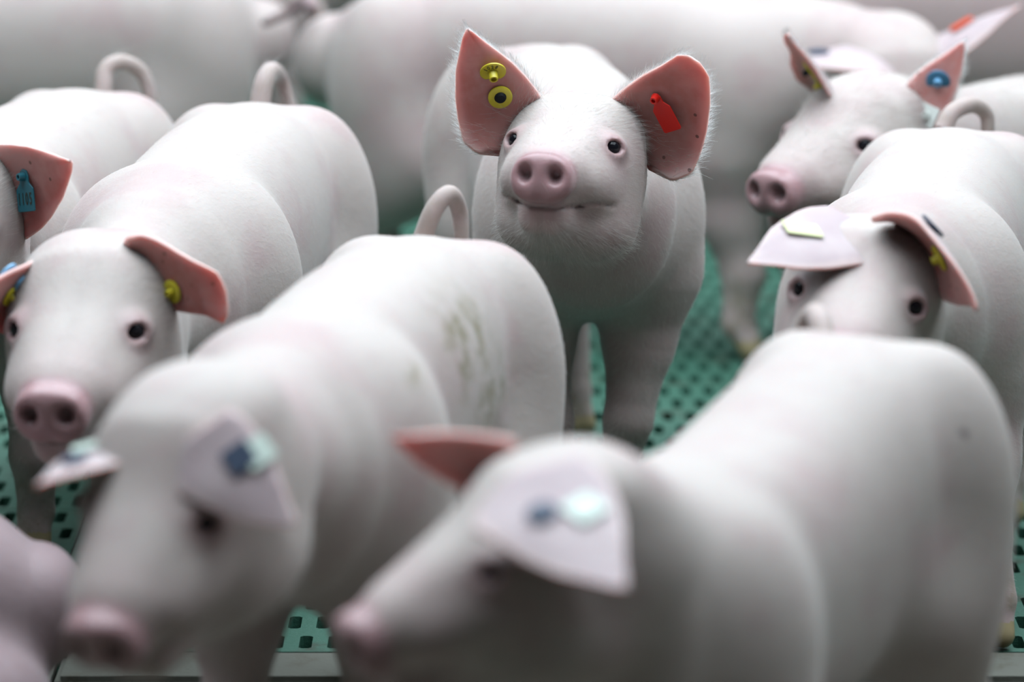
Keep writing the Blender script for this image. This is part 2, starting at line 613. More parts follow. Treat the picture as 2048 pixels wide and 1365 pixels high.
            for q in (-1, 1):
                d = smin(d, rcone(P, fet, toe + q * (at(0.1, 0.0085, 0) - at(0.1, 0, 0)), 0.0165 * sc, 0.0125 * sc), 0.008 * sc)
        hd = self.head_sdf(P)
        d = smin(d, hd, 0.020 * self.hs)
        # keep the carved nostrils, mouth and eyes after the blend
        return d

    def build_body(self):
        x = np.linspace(SP_S[0], SP_S[-1], 80)
        def smooth(v):
            y = np.interp(x, SP_S, v)
            k = np.array([1, 2, 3, 4, 3, 2, 1], float)
            yp = np.pad(y, 3, mode='reflect', reflect_type='odd')
            return np.convolve(yp, k / k.sum(), 'valid')
        self.ps, self.ptop, self.pbot, self.pa = x, smooth(SP_TOP), smooth(SP_BOT), smooth(SP_A)
        pts = [self.at(-0.06, 0.17, 0.48), self.at(-0.06, -0.17, 0.48), self.at(0.6, 0.17, 0.0), self.at(0.6, -0.17, 0.0),
               self.at(0.3, 0.19, 0.0), self.at(0.3, -0.19, 0.0), self.hp((0.1, 0.19, 0.09)), self.hp((-0.1, 0.19, -0.09)),
               self.hp((0.1, -0.1, 0.09)), self.hp((-0.1, -0.1, -0.09)), self.hp((0.1, 0.19, -0.09)), self.hp((-0.1, 0.19, 0.09))]
        pts = np.array(pts)
        lo, hi = pts.min(0) - 0.02, pts.max(0) + 0.02
        lo[2] = min(lo[2], self.z - 0.02)
        if self.lying:
            lo[2] = 0.0
        V, F, Nn = surface_nets(self.sdf, lo, hi, self.h)
        self.V, self.F, self.N = V, F, Nn
        o = mesh_obj('body', V - self.base, F, SKIN, self.root)
        self.body = o
        Q = ((V - self.head) @ self.R.T) / self.hs
        ax = np.abs(Q[:, 0])
        s, lat = self.spine_coords(V)
        self.sv = s
        inhead = (Q[:, 1] > -0.12) & (np.linalg.norm(Q, axis=1) < 0.24)
        snout = sstep(Q[:, 1], 0.134, 0.144) * inhead
        side = sstep(Q[:, 1], 0.075, 0.135) * inhead * 0.5
        eye = np.exp(-((np.stack([ax, Q[:, 1], Q[:, 2]], 1) - Pig._seat) ** 2).sum(1) / (0.0155 ** 2)) * inhead
        zl = -0.0470 + 0.009 * sstep(ax, 0.012, 0.046)
        line = np.exp(-((Q[:, 2] - zl) / 0.0026) ** 2) * sstep(Q[:, 1], 0.058, 0.078) * (ax < 0.07) * inhead
        lip = sstep(-Q[:, 2], 0.040, 0.048) * (1 - sstep(-Q[:, 2], 0.055, 0.066)) * sstep(Q[:, 1], 0.085, 0.135) * inhead * 0.2
        zz = (V[:, 2] - self.z) / self.s
        belly = sstep(-zz, -0.26, -0.19) * 0.5
        self.pinkv = np.clip(snout, 0, 1)
        put_attr(o, 'pink', np.clip(np.maximum.reduce([snout * 0.95, eye * 1.0, lip * 0.9]), 0, 1))
        bl = np.maximum.reduce([side, belly, np.clip(sstep(-s, -0.05, 0.01), 0, 1) * 0.5])
        for c, r, a in self.blush:
            bl = np.maximum(bl, a * np.exp(-((V - V3(c)) ** 2).sum(1) / r ** 2))
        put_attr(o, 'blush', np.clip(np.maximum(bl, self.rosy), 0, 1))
        dirt = sstep(-zz, -0.16, -0.06) * 0.55
        for c, r, a in self.dirt:
            r = V3(r) if isinstance(r, tuple) else V3((r, r, r))
            dirt = np.maximum(dirt, a * np.exp(-(((V - V3(c)) / r) ** 2).sum(1)))
        put_attr(o, 'dirt', np.clip(dirt, 0, 1))
        dk = np.zeros(len(V))
        for c, r in self.dark:
            dk = np.maximum(dk, sstep(-np.linalg.norm(V - V3(c), axis=1), -r, -r * 0.6))
        nos = np.exp(-(((np.stack([ax, Q[:, 1], Q[:, 2]], 1) - V3((0.0135, 0.152, -0.0185))) / V3((0.006, 0.009, 0.007))) ** 2).sum(1))
        dk = np.maximum(dk, nos * inhead * 0.5)
        dk = np.maximum(dk, line * 0.22)
        put_attr(o, 'dark', dk)
        put_attr(o, 'wet', np.clip(np.maximum(snout, eye), 0, 1))
        # hooves: the lowest faces take a horn material
        if not self.lying:
            o.data.materials.append(HOOF)
            fz = zz[F].mean(1)
            o.data.polygons.foreach_set('material_index', (fz < 0.030).astype(np.int32))
        for sg in (-1, 1):
            c = self.hp((Pig._seat - EYE_DIR * 0.0052) * V3((sg, 1, 1))) - self.base
            me = self.eye_mesh()
            eo = bpy.data.objects.new('eye', me)
            COL.objects.link(eo)
            eo.parent = self.root
            eo.location = c
            k = self.hs
            eo.scale = (k, k, k)

    _eye = None
    def eye_mesh(self):
        if Pig._eye is None:
            bm = bmesh.new()
            bmesh.ops.create_uvsphere(bm, u_segments=24, v_segments=14, radius=0.0092)
            for f in bm.faces:
                f.smooth = True
            me = bpy.data.meshes.new('eye')
            bm.to_mesh(me)
            bm.free()
            me.materials.append(EYE)
            Pig._eye = me
        return Pig._eye

    # -------------------------------------------------------------- ears
    def ear(self, base, tip, n, o, wo=1.0, wi=1.0, lobe=0.16, cup=0.9, curl=0.0, twist=0.0, root=None, blunt=0.0):
        B = self.hp(base) if root is None else V3(root)
        a = V3(tip) - B
        L = np.linalg.norm(a)
        a = a / L
        n = V3(n)
        n = unit(n - a * (n @ a))
        t = np.cross(n, a)
        if t @ V3(o) < 0:
            t = -t
        B = B - a * 0.10 * L
        LL = L * 1.10
        NV, NU = 34, 24
        kv = np.array([0, .10, .22, .40, .56, .75, .88, .95, 1.0])
        ko = np.array([.34, .50, .55, .48, .40, .275, .15, .085, 0.018]) * wo
        ki = np.array([.19, .23, .24, .22, .18, .10, .05, .028, 0.006]) * wi
        bl = blunt * np.array([0, 0, 0, 0, .15, .45, .85, 1.0, 0.55])
        ko, ki = ko + bl, ki + bl * 0.7
        def surf(u, v):
            # u -1..1, v 0..1 arrays
            w = np.where(u > 0, np.interp(v, kv, ko), np.interp(v, kv, ki)) * L
            lat = w * u
            bendang = curl * v ** 1.5
            ang = twist * v
            # bend along the axis towards n
            vv = np.linspace(0, 1, 60)
            th = curl * vv ** 1.5
            X = np.concatenate([[0], np.cumsum((np.cos(th[1:]) + np.cos(th[:-1])) / 2)]) / 59 * LL
            Y = np.concatenate([[0], np.cumsum((np.sin(th[1:]) + np.sin(th[:-1])) / 2)]) / 59 * LL
            ax_ = np.interp(v, vv, X)
            ny_ = np.interp(v, vv, Y)
            sh = np.where(u > 0, -(lobe * np.sin(PI * np.clip(u, 0, 1)) * 0.8 + lobe * 0.45 * u), 0) * np.clip(1 - v, 0, 1) ** 1.5 * L
            # cup: edges lifted towards n, more at the root
            cu = cup * (0.55 + 1.1 * np.clip(1 - v / 0.45, 0, 1) ** 2)
            lift = cu * lat ** 2 / L
            wave = 0.010 * L * np.sin(v * 9 + u * 2) * np.abs(u)
            latc = lat / (1 + 0.55 * (cu * np.abs(lat) / L) ** 2)
            nn = (lift + wave) * np.cos(bendang) + ny_
            aa = ax_ + sh - lift * np.sin(bendang)
            tt = latc * np.cos(ang)
            nn = nn + latc * np.sin(ang)
            return B + aa[..., None] * a + tt[..., None] * t + nn[..., None] * n
        us = np.sin(np.linspace(-1, 1, NU + 1) * PI / 2)
        vs = np.linspace(0, 1, NV + 1)
        U, Vv = np.meshgrid(us, vs)
        Pm = surf(U, Vv)
        du = np.gradient(Pm, axis=1)
        dv = np.gradient(Pm, axis=0)
        Nm = np.cross(du, dv)
        Nm /= np.maximum(np.linalg.norm(Nm, axis=2, keepdims=True), 1e-12)
        if (Nm[NV // 2, NU // 2] @ n) < 0:
            Nm = -Nm
        flip = (np.cross(du, dv)[NV // 2, NU // 2] @ n) < 0
        th = (0.0012 + 0.0020 * (1 - np.abs(U) ** 4)) * (1 + 1.0 * (1 - Vv) ** 2) * (1 - 0.6 * Vv ** 6)
        front = Pm + Nm * th[..., None]
        back = Pm - Nm * th[..., None]
        nn = (NU + 1) * (NV + 1)
        verts = np.vstack([front.reshape(-1, 3), back.reshape(-1, 3)]) - self.base
        faces, mi = [], []
        W_ = NU + 1
        for i in range(NV):
            for j in range(NU):
                q = (i * W_ + j, i * W_ + j + 1, (i + 1) * W_ + j + 1, (i + 1) * W_ + j)
                if flip:
                    q = q[::-1]
                faces.append(q)
                mi.append(0)
                faces.append(tuple(x + nn for x in q[::-1]))
                mi.append(1)
        def stitch(p, q):
            f = (p, q, q + nn, p + nn)
            faces.append(f if flip else f[::-1])
            mi.append(0)
        for i in range(NV):
            stitch((i + 1) * W_, i * W_)
            stitch(i * W_ + NU, (i + 1) * W_ + NU)
        for j in range(NU):
            stitch(j, j + 1)
            stitch(NV * W_ + j + 1, NV * W_ + j)
        eo = mesh_obj('ear', verts, faces, None, self.root, mats=[EAR_IN, EAR_OUT], mat_idx=mi)
        put_attr(eo, 'along', np.concatenate([Vv.ravel(), Vv.ravel()]))
        rim = np.maximum(sstep(np.abs(U), 0.80, 1.0), sstep(Vv, 0.93, 1.0))
        put_attr(eo, 'rim', np.concatenate([rim.ravel(), rim.ravel()]))
        deep = (1 - sstep(Vv, 0.05, 0.55)) * (1 - np.abs(U) * 0.6)
        put_attr(eo, 'deep', np.concatenate([deep.ravel(), deep.ravel()]))
        info = dict(P=Pm, N=Nm, a=a, t=t, n=n, us=us, vs=vs, th=th, L=L, obj=eo)
        return info

    def ear_point(self, E, u, v, back=False):
        j = np.abs(E['us'] - u).argmin()
        i = np.abs(E['vs'] - v).argmin()
        p, nn = E['P'][i, j], E['N'][i, j]
        th = E['th'][i, j]
        if back:
            return p - nn * th, -nn
        return p + nn * th, nn

    # -------------------------------------------------------------- ear tags
    def frame(self, n, upv):
        n = unit(n)
        x = unit(np.cross(upv, n))
        y = np.cross(n, x)
        return Matrix(((x[0], y[0], n[0]), (x[1], y[1], n[1]), (x[2], y[2], n[2]))).to_4x4()

    def tag_root(self, p, n, upv):
        M = self.frame(n, upv)
        M.translation = Vector(p - self.base)
        return M

    def button(self, E, u, v, material, r=0.0125, stud=True, stud_mat=None, back=False, up=(0, 0, 1), tiltv=None,
               text=None, label='ear_tag_label', stud_r=0.32, stud_h=0.009, hole=True):
        p, n = self.ear_point(E, u, v, back)
        if tiltv is not None:
            n = unit(n + V3(tiltv))
        M = self.tag_root(p, n, V3(up))
        o = lathe('ear_tag', [(0, 0.0005), (r * 0.9, 0.0005), (r, 0.0012), (r, 0.0026), (r * 0.9, 0.0034), (r * 0.45, 0.0030), (0, 0.0030)], material, 40)
        o.parent = self.root
        o.matrix_local = M
        o['label'] = label
        if stud:
            k = r * stud_r
            prof = [(k * 1.15, 0.0025), (k, 0.0045), (k * 0.92, stud_h)]
            if hole:
                prof += [(k * 0.62, stud_h), (k * 0.55, stud_h - 0.004), (0, stud_h - 0.004)]
            else:
                prof += [(k * 0.8, stud_h + 0.0015), (0, stud_h + 0.002)]
            s = lathe('stud', prof, stud_mat or material, 28)
            s.parent = o
        if text:
            it = []
            for i, ch in enumerate(text):
                an = math.radians(150 - 26 * i)
                it.append((ch, 0.0062, (math.cos(an) * r * 0.68, math.sin(an) * r * 0.68, 0.0036), an - PI / 2, 0.8))
            digits(it, o)
        return o

    def flag(self, E, u, v, material, w=0.021, hgt=0.03, back=False, down=(0, 0, -1), tilt=0.0, thick=0.0016, neck=True,
             stud_mat=None, text=None, label='tag', lift=0.0015, side=0.0):
        p, n = self.ear_point(E, u, v, back)
        M = self.tag_root(p, n, -V3(down))
        M = M @ Matrix.Rotation(side, 4, 'Z') @ Matrix.Translation((0, 0, lift)) @ Matrix.Rotation(-tilt, 4, 'X')
        # rounded plate with a narrower neck at the stud
        out = []
        def arc(cx, cy, r, a0, a1):
            for k in range(5):
                an = a0 + (a1 - a0) * k / 4
                out.append((cx + r * math.cos(an), cy + r * math.sin(an)))
        rr = 0.002
        hw = w / 2
        y0, y1 = (-0.008 - hgt, -0.008) if neck else (-hgt / 2, hgt / 2)
        arc(-hw + rr, y0 + rr, rr, PI, 1.5 * PI)
        arc(hw - rr, y0 + rr, rr, 1.5 * PI, 2 * PI)
        if neck:
            out += [(hw, y1 - 0.004), (hw * 0.52, y1 + 0.002)]
            arc(0, 0.0, hw * 0.52, 0, PI)
            out += [(-hw * 0.52, y1 + 0.002), (-hw, y1 - 0.004)]
        else:
            arc(hw - rr, y1 - rr, rr, 0, 0.5 * PI)
            arc(-hw + rr, y1 - rr, rr, 0.5 * PI, PI)
        m = len(out)
        verts = [(x, y, 0) for x, y in out] + [(x, y, thick) for x, y in out]
        faces = [tuple(range(m))[::-1], tuple(range(m, 2 * m))]
        faces += [(i, (i + 1) % m, m + (i + 1) % m, m + i) for i in range(m)]
        o = mesh_obj('ear_tag', verts, faces, material, self.root, smooth=False)
        bv = o.modifiers.new('soft', 'BEVEL')
        bv.width = 0.0005
        bv.segments = 2
        o.matrix_local = M
        o['label'] = label
        if neck or stud_mat:
            s = lathe('stud', [(0.0045, thick * 0.5), (0.0042, thick + 0.002), (0.0036, thick + 0.006), (0.0022, thick + 0.006), (0.0018, thick + 0.003), (0, thick + 0.003)], stud_mat or material, 20)
            s.parent = o
        if text:
            digits([(ch, hgt * 0.62, (-hw * 0.68 + i * w * 0.225, (y0 + y1) / 2 - 0.001, thick + 0.0003), 0, 0.62)
                    for i, ch in enumerate(text)], o)
        return o

    # -------------------------------------------------------------- bristles
    def coat(self, count, length=0.012, radius=0.00013, lift=0.35, seed=1, chin=True, pts=4):
        rng = np.random.default_rng(seed)
        V, F, Nn = self.V, self.F, self.N
        tri = np.concatenate([F[:, [0, 1, 2]], F[:, [0, 2, 3]]])
        ar = np.linalg.norm(np.cross(V[tri[:, 1]] - V[tri[:, 0]], V[tri[:, 2]] - V[tri[:, 0]]), axis=1)
        cen = V[tri].mean(1)
        wgt = ar.copy()
        q = ((cen - self.head) @ self.R.T) / self.hs
        wgt *= np.where(self.pinkv[tri].max(1) > 0.3, 0.02, 1)
        # nothing under the belly or on the hooves
        wgt *= np.where(cen[:, 2] < 0.05, 0.0, 1)
        eyed = np.linalg.norm(np.stack([np.abs(q[:, 0]), q[:, 1], q[:, 2]], 1) - Pig._seat, axis=1)
        wgt *= (eyed > 0.0215)
        k = rng.choice(len(tri), count, p=wgt / wgt.sum())
        b = rng.random((count, 2))
        fl = b.sum(1) > 1
        b[fl] = 1 - b[fl]
        t = tri[k]
        P = V[t[:, 0]] + b[:, :1] * (V[t[:, 1]] - V[t[:, 0]]) + b[:, 1:] * (V[t[:, 2]] - V[t[:, 0]])
        n = Nn[t[:, 0]] * (1 - b.sum(1))[:, None] + Nn[t[:, 1]] * b[:, :1] + Nn[t[:, 2]] * b[:, 1:]
        # lie of the coat: backwards along the spine and down the flanks; on the head backwards from the snout
        d = np.empty(count, int)
        for s in range(0, count, 40000):
            d[s:s + 40000] = ((P[s:s + 40000, None, :2] - self.C[None]) ** 2).sum(2).argmin(1)
        fl = np.concatenate([-self.T[d], np.full((count, 1), -0.55)], 1)
        Q = ((P - self.head) @ self.R.T) / self.hs
        inh = sstep(Q[:, 1], -0.09, -0.03)[:, None] * (np.linalg.norm(Q, axis=1) < 0.25)[:, None]
        hd = -self.R[1] + np.sign(Q[:, :1]) * self.R[0] * 0.25 - self.R[2] * 0.15
        fl = fl * (1 - inh) + hd * inh
        ln = length * (0.6 + 0.8 * rng.random(count))
        lf = np.full(count, lift)
        if chin:
            ch = sstep(-Q[:, 2], 0.045, 0.07) * (Q[:, 1] > -0.04) * (Q[:, 1] < 0.14) * (np.linalg.norm(Q, axis=1) < 0.2)
            ln = ln * (1 + 0.9 * ch * rng.random(count))
            lf = lf + 0.5 * ch
            er = np.exp(-(((np.abs(Q[:, 0]) - 0.052) / 0.022) ** 2 + ((Q[:, 1] - 0.012) / 0.024) ** 2 + ((Q[:, 2] - 0.035) / 0.024) ** 2))
            ln = ln * (1 + 1.3 * er)
            lf = lf + 0.5 * er
        fl = fl + rng.normal(0, 0.13, (count, 3))
        fl = fl - n * (fl * n).sum(1, keepdims=True)
        fl /= np.maximum(np.linalg.norm(fl, axis=1, keepdims=True), 1e-6)
        d0 = fl + n * (lf + rng.normal(0, 0.07, count))[:, None]
        d0 /= np.linalg.norm(d0, axis=1, keepdims=True)
        pts_ = []
        for j in range(pts):
            s = j / (pts - 1)
            pts_.append(P + d0 * (ln * s)[:, None] - n * (ln * 0.22 * s * s)[:, None] - n * 0.0004)
        A = np.stack(pts_, 1).reshape(-1, 3) - self.base
        return hair_object('bristles', A, count, pts, radius, self.root, DOWN)

    def ear_fringe(self, E, count=500, length=0.010, radius=0.00012, seed=3):
        rng = np.random.default_rng(seed)
        Pm, Nm = E['P'], E['N']
        NVv, NUu = Pm.shape[:2]
        out = []
        for _ in range(count):
            v = rng.random() ** 0.8
            sd = rng.random()
            i = min(int(v * (NVv - 1)), NVv - 2)
            f = v * (NVv - 1) - i
            j = 0 if sd < 0.45 else NUu - 1
            p = Pm[i, j] * (1 - f) + Pm[i + 1, j] * f
            inn = Pm[i, 2 if j == 0 else NUu - 3]
            outw = unit(p - inn)
            d = unit(outw * 0.8 + E['a'] * 0.5 - Nm[i, j] * rng.uniform(0.1, 0.7) + rng.normal(0, 0.2, 3))
            ln = length * rng.uniform(0.5, 1.2)
            for q in range(4):
                s = q / 3
                out.append(p - Nm[i, j] * 0.001 + d * ln * s + E['a'] * ln * 0.25 * s * s)
        # short hairs on the back and long sparse ones inside
        for _ in range(count):
            i, j = rng.integers(2, NVv - 2), rng.integers(1, NUu - 1)
            p = Pm[i, j] - Nm[i, j] * E['th'][i, j]
            d = unit(E['a'] - Nm[i, j] * 0.5 + rng.normal(0, 0.2, 3))
            ln = length * rng.uniform(0.5, 1.0)
            for q in range(4):
                out.append(p + d * ln * q / 3)
        for _ in range(count // 9):
            i, j = int(rng.integers(3, NVv // 3)), int(rng.integers(2, NUu - 2))
            p = Pm[i, j] + Nm[i, j] * E['th'][i, j]
            sd = 1 if j > NUu // 2 else -1
            d = unit(E['a'] * rng.uniform(0.2, 0.9) + E['t'] * sd * rng.uniform(0.1, 0.9) + Nm[i, j] * rng.uniform(0.25, 0.6))
            ln = length * rng.uniform(1.2, 3.0)
            for q in range(4):
                u_ = q / 3
                out.append(p + d * ln * u_ - Nm[i, j] * ln * 0.35 * u_ * u_)
        return hair_object('ear_hair', np.array(out) - self.base, len(out) // 4, 4, radius, self.root)

    def tail(self, pts, radii, hairy=0, material=None):
        o = tube('tail', [V3(p) - self.base for p in pts], radii, material or SKIN, self.root)
        nv = len(o.data.vertices)
        put_attr(o, 'pink', np.zeros(nv))
        put_attr(o, 'blush', np.full(nv, 0.55))
        put_attr(o, 'dirt', np.full(nv, 0.25))
        self.tail_line = (catmull(pts, 40), np.interp(np.linspace(0, 1, 41), np.linspace(0, 1, len(radii)), radii))
        return o

    def tail_hair(self, count, length=0.022, seed=9):
        rng = np.random.default_rng(seed)
        c, rr = self.tail_line
        out = []
        for _ in range(count):
            i = int(rng.integers(6, 38))
            t = unit(c[i + 1] - c[i])
            d = rng.normal(0, 1, 3)
            d = unit(d - t * (d @ t))
            p = c[i] + d * rr[i] * 0.97
            w = unit(t * 0.9 + d * rng.uniform(0.15, 0.5) + rng.normal(0, 0.2, 3))
            ln = length * rng.uniform(0.4, 1.2)
            out += [p + w * ln * q / 3 - d * ln * 0.15 * (q / 3) ** 2 for q in range(4)]
        return hair_object('tail_hair', np.array(out) - self.base, count, 4, 0.00011, self.root)

EYE_AT = (0.041, 0.052, 0.016)
EYE_DIR = np.array((0.60, 0.78, 0.12)) / np.linalg.norm((0.60, 0.78, 0.12))

def lathe(name, prof, material, seg=32):
    verts, faces = [], []
    rows = []
    for r, z in prof:
        if r == 0:
            rows.append([len(verts)])
            verts.append((0, 0, z))
        else:
            rows.append(list(range(len(verts), len(verts) + seg)))
            verts += [(r * math.cos(2 * PI * k / seg), r * math.sin(2 * PI * k / seg), z) for k in range(seg)]
    for a, b in zip(rows[:-1], rows[1:]):
        for k in range(seg):
            k2 = (k + 1) % seg
            if len(a) == 1 and len(b) == 1:
                continue
            if len(a) == 1:
                faces.append((a[0], b[k2], b[k])[::-1] if False else (a[0], b[k2], b[k]))
            elif len(b) == 1:
                faces.append((a[k], a[k2], b[0]))
            else:
                faces.append((a[k], a[k2], b[k2], b[k]))
    o = mesh_obj(name, verts, faces, material)
    try:
        o.data.set_sharp_from_angle(angle=math.radians(50))
    except Exception:
        pass
    return o

def digits(items, parent):
    """printed digits: flat letter meshes joined into one object on the tag; items = (char, size, location, rotation, x scale)"""
    verts, faces = [], []
    for ch, size, loc, rot, xs in items:
        c = bpy.data.curves.new('number', 'FONT')
        c.body = ch
        c.size = size
        c.align_x = 'CENTER'
        c.align_y = 'CENTER'
        c.extrude = 0.00012
        c.offset = size * 0.012
        o = bpy.data.objects.new('number', c)
        me = o.to_mesh()
        M = Matrix.Translation(loc) @ Matrix.Rotation(rot, 4, 'Z') @ Matrix.Diagonal((xs, 1, 1, 1))
        k = len(verts)
        verts += [tuple(M @ v.co) for v in me.vertices]
        faces += [tuple(i + k for i in p.vertices) for p in me.polygons]
        o.to_mesh_clear()
        bpy.data.objects.remove(o)
        bpy.data.curves.remove(c)
    return mesh_obj('number', verts, faces, INK, parent, smooth=False)

def hair_object(name, A, count, pts, radius, parent, material=None):
    hc = bpy.data.hair_curves.new(name)
    hc.add_curves([pts] * count)
    hc.position_data.foreach_set('vector', np.ascontiguousarray(A, dtype=np.float32).ravel())
    rad = np.tile(np.linspace(1.0, 0.25, pts), count) * radius
    ra = hc.attributes.new('radius', 'FLOAT', 'POINT')
    ra.data.foreach_set('value', rad.astype(np.float32))
    hc.materials.append(material or HAIR)
    o = bpy.data.objects.new(name, hc)
    COL.objects.link(o)
    o.parent = parent
    o['kind'] = 'stuff'
    return o

# ------------------------------------------------------------------ floor: green plastic slats behind, concrete slats in front
def floor_material(name, c1, c2, dirtc, rough):
    m, nt, b = mat(name)
    co = nt.nodes.new('ShaderNodeNewGeometry').outputs['Position']
    c = mixc(nt, noise(nt, 5.0, 4.0, 0.6, co), c1, c2)
    c = mixc(nt, ramp(nt, noise(nt, 16.0, 5.0, 0.65, co), 0.50, 0.72), c, dirtc)
    nt.links.new(c, b.inputs['Base Color'])
    b.inputs['Roughness'].default_value = rough
    bp = nt.nodes.new('ShaderNodeBump')
    bp.inputs['Strength'].default_value = 0.4
    bp.inputs['Distance'].default_value = 0.003
    nt.links.new(noise(nt, 150.0, 4.0, 0.7, co), bp.inputs['Height'])
    nt.links.new(bp.outputs['Normal'], b.inputs['Normal'])
    return m
GREEN = floor_material('green_slat_plastic', (0.045, 0.145, 0.10), (0.03, 0.10, 0.068), (0.04, 0.05, 0.033), 0.5)
CONC = floor_material('worn_concrete', (0.15, 0.15, 0.125), (0.11, 0.11, 0.09), (0.08, 0.07, 0.045), 0.85)
PIT = plain('slurry_pit', (0.010, 0.009, 0.008), 0.8)

EDGE = 3.83
floor = mesh_obj('floor', [(-4, 1, -0.35), (4, 1, -0.35), (4, 11, -0.35), (-4, 11, -0.35), (-4, 1, -0.37), (4, 1, -0.37), (4, 11, -0.37), (-4, 11, -0.37)],
                 [(0, 1, 2, 3), (7, 6, 5, 4), (0, 4, 5, 1), (1, 5, 6, 2), (2, 6, 7, 3), (3, 7, 4, 0)], PIT, smooth=False)
floor['kind'] = 'structure'
floor['label'] = 'dark pit under the slatted floor of the pig pen'

def slat_panel_mesh(w=0.552, d=0.554, px=0.0276, py=0.0692, hw=0.0125, hd=0.043, th=0.022):
    bm = bmesh.new()
    gap = 0.0025
    x0, x1, y0, y1 = gap / 2, w - gap / 2, gap / 2, d - gap / 2
    rows = int(round(d / py))
    cols = int(round(w / px))
    for r in range(rows):
        a, b = max(r * py, y0), min((r + 1) * py, y1)
        sh = px / 2 if r % 2 else 0
        edges = [x0]
        for c in range(cols + 1):
            xs = c * px + sh
            if x0 + 0.004 < xs < x1 - 0.004:
                edges.append(xs)
        edges.append(x1)
        for l, rr in zip(edges[:-1], edges[1:]):
            yc = (r + 0.5) * py
            if rr - l < px * 0.75:
                hole = None
            else:
                xc = (l + rr) / 2
                hole = (xc - hw / 2, xc + hw / 2, yc - hd / 2, yc + hd / 2)
            q = [(l, a), (rr, a), (rr, b), (l, b)]
            if hole is None:
                bm.faces.new([bm.verts.new((x, y, 0)) for x, y in q])
                continue
            k = 0.003
            hx0, hx1, hy0, hy1 = hole
            oct_ = [(hx0 + k, hy0), (hx1 - k, hy0), (hx1, hy0 + k), (hx1, hy1 - k), (hx1 - k, hy1), (hx0 + k, hy1), (hx0, hy1 - k), (hx0, hy0 + k)]
            ov = [bm.verts.new((x, y, 0)) for x, y in q]
            iv = [bm.verts.new((x, y, 0)) for x, y in oct_]
            lv = [bm.verts.new((x, y, -th)) for x, y in oct_]
            bm.faces.new((ov[0], ov[1], iv[1], iv[0]))
            bm.faces.new((ov[1], iv[2], iv[1]))
            bm.faces.new((ov[1], ov[2], iv[3], iv[2]))
            bm.faces.new((ov[2], iv[4], iv[3]))
            bm.faces.new((ov[2], ov[3], iv[5], iv[4]))
            bm.faces.new((ov[3], iv[6], iv[5]))
            bm.faces.new((ov[3], ov[0], iv[7], iv[6]))
            bm.faces.new((ov[0], iv[0], iv[7]))
            for i in range(8):
                j = (i + 1) % 8
                bm.faces.new((iv[i], iv[j], lv[j], lv[i]))
    # rim of the panel
    c = [(x0, y0), (x1, y0), (x1, y1), (x0, y1)]
    tv = [bm.verts.new((x, y, 0)) for x, y in c]
    bv = [bm.verts.new((x, y, -0.04)) for x, y in c]
    for i in range(4):
        j = (i + 1) % 4
        bm.faces.new((tv[j], tv[i], bv[i], bv[j]))
    me = bpy.data.meshes.new('slatted_panel')
    bm.to_mesh(me)
    bm.free()
    me.materials.append(GREEN)
    return me
pm = slat_panel_mesh()
for i in range(-5, 5):
    for j in range(9):
        o = bpy.data.objects.new('slatted_panel', pm)
        COL.objects.link(o)
        o.parent = floor
        o.location = (i * 0.552 + 0.09, EDGE + j * 0.554, 0)
# concrete slats run across the pen in front of the green panels
bm = bmesh.new()
bmesh.ops.create_cube(bm, size=1.0)
bmesh.ops.scale(bm, vec=(1.2, 0.090, 0.08), verts=bm.verts)
bmesh.ops.bevel(bm, geom=bm.edges[:], offset=0.006, segments=2, affect='EDGES')
cm = bpy.data.meshes.new('concrete_slat')
bm.to_mesh(cm)
bm.free()
cm.materials.append(CONC)
for i in range(-2, 2):
    for j in range(20):
        o = bpy.data.objects.new('concrete_slat', cm)
        COL.objects.link(o)
        o.parent = floor
        o.location = (i * 1.206 + 0.17, EDGE - 0.055 - j * 0.110, -0.040 + (0.004 if (i + j) % 3 == 0 else 0.0))

# low pen walls round the herd
for nm, lo, hi in (('wall_left', (-3.7, 1.5, -0.35), (-3.6, 8.8, 1.0)), ('wall_right', (3.6, 1.5, -0.35), (3.7, 8.8, 1.0)), ('wall_back', (-3.7, 8.8, -0.35), (3.7, 8.9, 1.0))):
    bm = bmesh.new()
    bmesh.ops.create_cube(bm, size=1.0)
    bmesh.ops.scale(bm, vec=[b - a for a, b in zip(lo, hi)], verts=bm.verts)
    bmesh.ops.translate(bm, vec=[(a + b) / 2 for a, b in zip(lo, hi)], verts=bm.verts)
    me = bpy.data.meshes.new(nm)
    bm.to_mesh(me)
    bm.free()
    me.materials.append(CONC)
    o = bpy.data.objects.new(nm, me)
    COL.objects.link(o)
    o['kind'] = 'structure'

# ------------------------------------------------------------------ the pigs
EB = 0.050      # ear root, head-local
def EL(x=-1):
    return (x * 0.047, -0.020, 0.040)

# A: the alert pig in the middle
A = Pig('alert white pig, ears up, with yellow buttons in one ear and red tag in other',
        tail=(-0.010, 4.80), shoulder=(0.082, 4.23), head=(0.0617, 4.0200, 0.4427), fwd=(-0.210, -0.955, 0.211), roll=0.040, head_scale=0.998, scale=0.97, up=0.05, width=1.03,
        h=0.0034, bend=-0.02, feet={'fl': (0.0, -0.03), 'fr': (0, -0.03)})
e1 = A.ear(EL(1), (-0.0427, 3.9900, 0.5815), n=(-0.12, -1, 0.05), o=(-1, 0, -0.5), wo=1.0, wi=1.0, cup=0.5, root=(0.0093, 4.0300, 0.4899))
e2 = A.ear(EL(-1), (0.1739, 3.9700, 0.5560), n=(0.12, -1, 0.05), o=(1, 0, -0.6), wo=1.25, wi=1.1, cup=0.6, blunt=0.11, root=(0.1184, 4.0400, 0.4844))
A.button(e1, 0.02, 0.60, YELLOW, r=0.0128, text='1028', tiltv=(0, 0, -0.45), label='yellow button tag printed with black digits', stud_r=0.36, stud_h=0.012)
